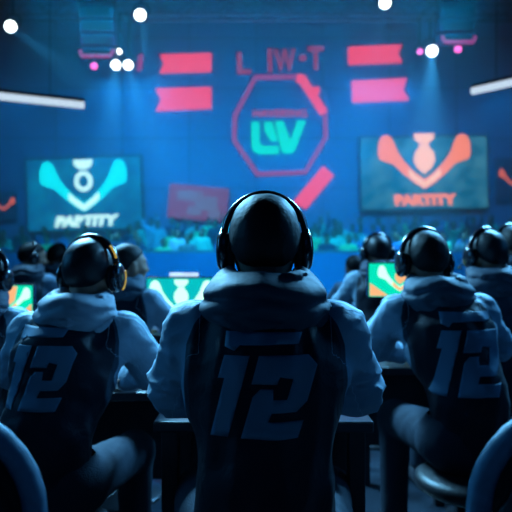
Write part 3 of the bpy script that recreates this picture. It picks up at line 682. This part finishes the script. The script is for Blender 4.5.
# ------------------------------------------------------------------ foreground chairs in the two lower corners
def rrect(w_, h_, r, n=8):
    P_ = []
    for cx, cz, a0 in ((w_/2-r, h_/2-r, 0), (-w_/2+r, h_/2-r, 90), (-w_/2+r*.6, -h_/2+r*.6, 180), (w_/2-r*.6, -h_/2+r*.6, 270)):
        rr = r if a0 < 180 else r*.6
        for i in range(n+1): a = math.radians(a0+90*i/n); P_.append((cx+rr*math.cos(a), cz+rr*math.sin(a)))
    return P_
def corner_chair(label, loc, rz):
    t = thing('padded_chair', label, 'chair', loc, rz, 'padded chairs in the lower corners')
    out = rrect(.50, .62, .15); bm = bmesh.new()
    P_ = [(x*.90, .02-.10*max(0, abs(x)-.1), z*.92) for x, z in out]
    aprism(bm, [(x, z) for x, y, z in P_], -.02, .05); bmesh.ops.bevel(bm, geom=[e for e in bm.edges if abs(e.verts[0].co.y-e.verts[1].co.y) < 1e-4], offset=.015, segments=3, affect='EDGES')
    b = obj('backrest', bm, M_leather, t, True); b.location = (0, -.02, .665); b.rotation_euler = (math.radians(5), 0, 0)
    bm = bmesh.new(); atube(bm, [(x*.94, .015, z*.94) for x, z in out], .017, 14, True, flat=1.6)
    o = obj('bolster', bm, M_bolster, b, True); o['label'] = 'light blue padded edge'
    obj('seat', box((0, .26, .43), (.48, .46, .09), .035), M_leather, t, True)
    for s in (-1, 1): obj('armrest', atube(bmesh.new(), [(s*.245, .10, .44), (s*.265, .10, .60), (s*.265, .14, .64), (s*.265, .34, .64), (s*.265, .38, .60), (s*.245, .38, .44)], .014, 10), M_metal, t, True)
    obj('post', lathe([(.03, .06), (.03, .40)], 14, None, Matrix.Translation((0, .24, 0))), M_metal, t, True)
    bm = bmesh.new()
    for k in range(5): a = 2*PI*k/5; atube(bm, [(0, .24, .10), (.27*math.cos(a), .24+.27*math.sin(a), .07)], [.03, .018], 8)
    obj('base', bm, M_metal, t, True)
    for k in range(5): a = 2*PI*k/5; obj('caster', lathe([(.005, -.02), (.03, -.018), (.03, .018), (.005, .02)], 14, None, Matrix.Translation((.27*math.cos(a), .24+.27*math.sin(a), .031)) @ Matrix.Rotation(PI/2, 4, 'X')), M_foam, t, True)
    return t
corner_chair('black padded chair with light blue edge in the lower left corner', (-.545, .86, 0), math.radians(4))
corner_chair('black padded chair with light blue edge in the lower right corner', (.56, .88, .0), math.radians(-6))

# ------------------------------------------------------------------ desks and screens
def desk(label, cx, y0, w_, d_, h=.735):
    t = thing('gaming_desk', label, 'desk', (cx, y0+d_/2, 0), 0, 'dark gaming desks')
    obj('top', box((0, 0, h-.015), (w_, d_, .03), .006), M_desk, t)
    obj('front_panel', box((0, d_/2-.04, h-.25), (w_-.12, .02, .36)), M_desk, t)
    for sx in (-1, 1):
        for sy in (-1, 1): obj('leg', box((sx*(w_/2-.04), sy*(d_/2-.05), (h-.03)/2), (.045, .045, h-.03), .004), M_metal, t)
def keyboard(label, x, y, z, n=0):
    t = thing('keyboard', label, 'keyboard', (x, y, z), 0, 'keyboards on the desks')
    obj('case', box((0, 0, .01), (.36, .13, .02), .004), M_plastic, t)
    bm = bmesh.new()
    for r in range(5):
        for c_ in range(15): abox(bm, (-.161+.023*c_, -.048+.024*r, .023), (.019, .019, .007))
    o = obj('keys', bm, M_foam, t); o['kind'] = 'stuff'
def monitor(label, px0, px1, py0, py1, Y, zdesk, bg, wing, med, rot=0, bar=False, corner=False):
    a = at(px0, py0, Y); b = at(px1, py1, Y); cx = (a.x+b.x)/2; w_ = b.x-a.x; h_ = a.z-b.z; zc = (a.z+b.z)/2-zdesk
    t = thing('monitor', label, 'monitor', (cx, Y, zdesk), rot, 'monitors on the desks')
    obj('shell', box((0, .018, zc), (w_, .036, h_), .006), M_plastic, t)
    d = obj('display', box((0, -.002, zc), (w_-.016, .003, h_-.016)), bg, t)
    k = min((w_-.03)/90, (h_-.03)/60); emblem(d, k, 0, zc-h_*.06, wing, med, -.004, .002, False)
    if corner:
        bm = bmesh.new()
        for s in (-1, 1): aprism(bm, [(s*(w_/2-.012), zc-h_/2+.012), (s*w_*.18, zc-h_/2+.012), (s*(w_/2-.012), zc-h_*.08)], -.006, -.003)
        aprism(bm, [(-.01, zc+h_/2-.012), (w_*.16, zc+h_/2-.012), (w_*.10, zc), (.0, zc-.01)], -.009, -.004)
        obj('orange_graphic', bm, E_monor, d)
    obj('stand', box((0, .05, zc*.5), (.04, .025, zc), .004), M_metal, t)
    obj('foot', box((0, .04, .006), (.22, .16, .012), .004), M_metal, t)
    if bar:
        o = obj('glow_bar', atube(bmesh.new(), [(-w_*.16, -.01, zc+h_/2+.014), (w_*.24, -.01, zc+h_/2+.014)], .011, 10), E_tube, t, True); o['label'] = 'white lamp bar on top of the monitor'
    return t
desk('small dark desk before the central player', .02, 1.62, .58, .44)
keyboard('black keyboard under the hands of the central player', .03, 1.80, .736)
desk('dark desk before the left player with the pale hood', -.50, 2.17, .56, .40, .69)
desk('dark desk before the right player with the bare nape', .60, 2.54, .60, .42, .71)
desk('dark desk under the lit monitor left of centre', -.60, 3.42, .86, .5)
desk('dark desk before the distant players near the left edge', -1.75, 4.78, .9, .26, .70)
desk('dark desk under the small monitor right of centre', .80, 3.12, .56, .36)
desk('dark desk before the small distant player', .88, 4.30, .8, .4)
monitor('monitor showing teal winged emblem left of the central player', 145.5, 217, 277, 326, 3.55, .735, E_monbg, E_monwhite, E_monwhite, bar=True)
monitor('small monitor with green and orange picture beside the right player', 367.5, 432, 262, 298, 3.3, .735, E_mongreen, E_monwhite, E_monor, corner=True)
monitor('monitor glimpsed left of the pale hooded player, green and orange', -14, 34, 284, 318, 3.25, .735, E_mongreen, E_monwhite, E_monor, corner=True)

desk('dark desk under the monitor glimpsed at the left edge', -1.29, 3.08, .62, .40)

# ------------------------------------------------------------------ crowd on the riser
def spectator_mesh(kind, seed):
    up = kind in (1, 3)
    rs = np.random.RandomState(seed)
    def fb(p):
        d = cone(p, (0, 0, .90), (0, 0, 1.25), .13, .15, (1, .65, 1)); d = smin(d, cone(p, (-.15, 0, 1.38), (.15, 0, 1.38), .06, .06), .08)
        for s in (-1, 1): d = smin(d, smin(cone(p, (s*.09, 0, .88), (s*.1, 0, .48), .085, .055), cone(p, (s*.1, 0, .48), (s*.11, .0, .06), .055, .04), .02), .02)
        for s in (-1, 1): d = smin(d, cone(p, (s*.11, 0, .045), (s*.12, -.12, .035), .04, .035), .02)
        return d
    def arms(p):
        d = 9.0*np.ones(len(p))
        for s in (-1, 1):
            if up and (kind == 1 or s == 1): e, h = (s*.27, -.05, 1.52), (s*.22, -.08, 1.78)
            elif kind == 2: e, h = (s*.25, -.05, 1.15), (s*.06, -.22, 1.26)
            else: e, h = (s*.24, 0, 1.12), (s*.25, -.06, .88)
            d = np.minimum(d, smin(cone(p, (s*.17, 0, 1.38), e, .052, .042), cone(p, e, h, .042, .03), .02)); d = np.minimum(d, cone(p, h, A3(h)+A3((0, -.01, .08 if h[2] > 1.3 else -.08)), .032, .028, (1, .7, 1)))
        return d
    hd = lambda p: smin(f_head(np.stack([-p[:, 0], -(p[:, 1]+.01), p[:, 2]-1.60], 1)), cone(p, (0, 0, 1.40), (0, 0, 1.52), .05, .048), .03)
    parts = [surf(lambda p: smin(smin(fb(p), arms(p), .03), hd(p), .03), (-.4, -.36, -.02), (.4, .24, 1.92), .03)]
    me, _ = mesh_of('spectator', parts, M_skin)
    tp, _ = mesh_of('top', [surf(lambda p: smax(smin(fb(p), arms(p), .03)-.014, np.maximum(.86-p[:, 2], smin(1.47-0*p[:, 2], 9, .01)*0+p[:, 2]-(1.46+np.abs(p[:, 0])*1.0)), .01), (-.42, -.38, .80), (.42, .26, 1.82), .03)], M_skin)
    tr, _ = mesh_of('trousers', [surf(lambda p: smax(fb(p)-.012, np.maximum(p[:, 2]-.90, .07-p[:, 2]), .01), (-.3, -.2, .0), (.3, .2, .98), .03)], M_trouser)
    hr, _ = mesh_of('hair', [surf(lambda p: f_hair(np.stack([-p[:, 0], -(p[:, 1]+.01), p[:, 2]-1.60], 1)), (-.15, -.2, 1.4), (.15, .2, 1.8), .02)], M_hair)
    return me, tp, tr, hr
KM = [spectator_mesh(k, k) for k in range(4)]
TOPS = [('teal', (.03, .62, .55)), ('green', (.10, .72, .36)), ('pale blue', (.40, .58, .72)), ('navy', (.02, .05, .12)), ('blue', (.04, .20, .48)), ('grey', (.16, .2, .25))]  # shirt colours; the bright teal also stands in for small glows in the crowd
TM = [mat('top_'+n.replace(' ', '_'), c, .8) for n, c in TOPS]
SECT = [(-9, -3.9, 'below the left screen'), (-3.9, -1.2, 'below the rose banner'), (-1.2, 2.4, 'below the octagon sign'), (2.4, 9, 'below the right screen')]
ROW = ['front row', 'second row', 'third row', 'fourth row', 'back row']
R = random.Random(5)
for i, (y, h) in enumerate(TIER):
    half = (y/F*256)+.25; n = int(2*half/.56)
    for j in range(n):
        x = -half+(j+.5)*2*half/n+R.uniform(-.035, .035)
        if R.random() < .08 or (i > 2 and x < -3.5): continue
        k = R.choice([0, 0, 1, 2, 2, 3] if i > 2 else [0, 0, 2, 2]); ti = R.choice([0, 0, 1, 2, 3, 3, 4, 4, 5]); me, tp, tr, hr = KM[k]
        o = bpy.data.objects.new('spectator', me); C.objects.link(o); o.location = (x, y+R.uniform(-.08, .08), h); o.rotation_euler = (0, 0, R.uniform(-.4, .4)); s = R.uniform(.92, 1.04)
        if i < 3: s *= .93
        o.scale = (s, s, s)
        sec = [q[2] for q in SECT if q[0] <= x < q[1]][0]
        tag(o, f'blurred spectator in {TOPS[ti][0]} top, {ROW[i]} of the crowd {sec}', 'person', 'spectators in the crowd')
        a = bpy.data.objects.new('top', tp); C.objects.link(a); a.parent = o
        a.material_slots[0].link = 'OBJECT'; a.material_slots[0].material = TM[ti]
        for nm, mm in (('trousers', tr), ('hair', hr)): b = bpy.data.objects.new(nm, mm); C.objects.link(b); b.parent = o

# ------------------------------------------------------------------ haze over the stage
m = bpy.data.materials.new('stage_haze'); m.use_nodes = True; nt = m.node_tree; nt.nodes.clear()
out = nt.nodes.new('ShaderNodeOutputMaterial'); v = nt.nodes.new('ShaderNodeVolumeScatter'); v.inputs['Color'].default_value = (.55, .85, 1, 1); v.inputs['Density'].default_value = .040; v.inputs['Anisotropy'].default_value = .25
nt.links.new(v.outputs[0], out.inputs['Volume'])
hz = obj('stage_haze', box((0, 13.9, 5.2), (19.3, 16.0, 10.2)), m)
tag(hz, 'thin blue stage haze hanging between the players and the stage wall', 'haze', kind='stuff')
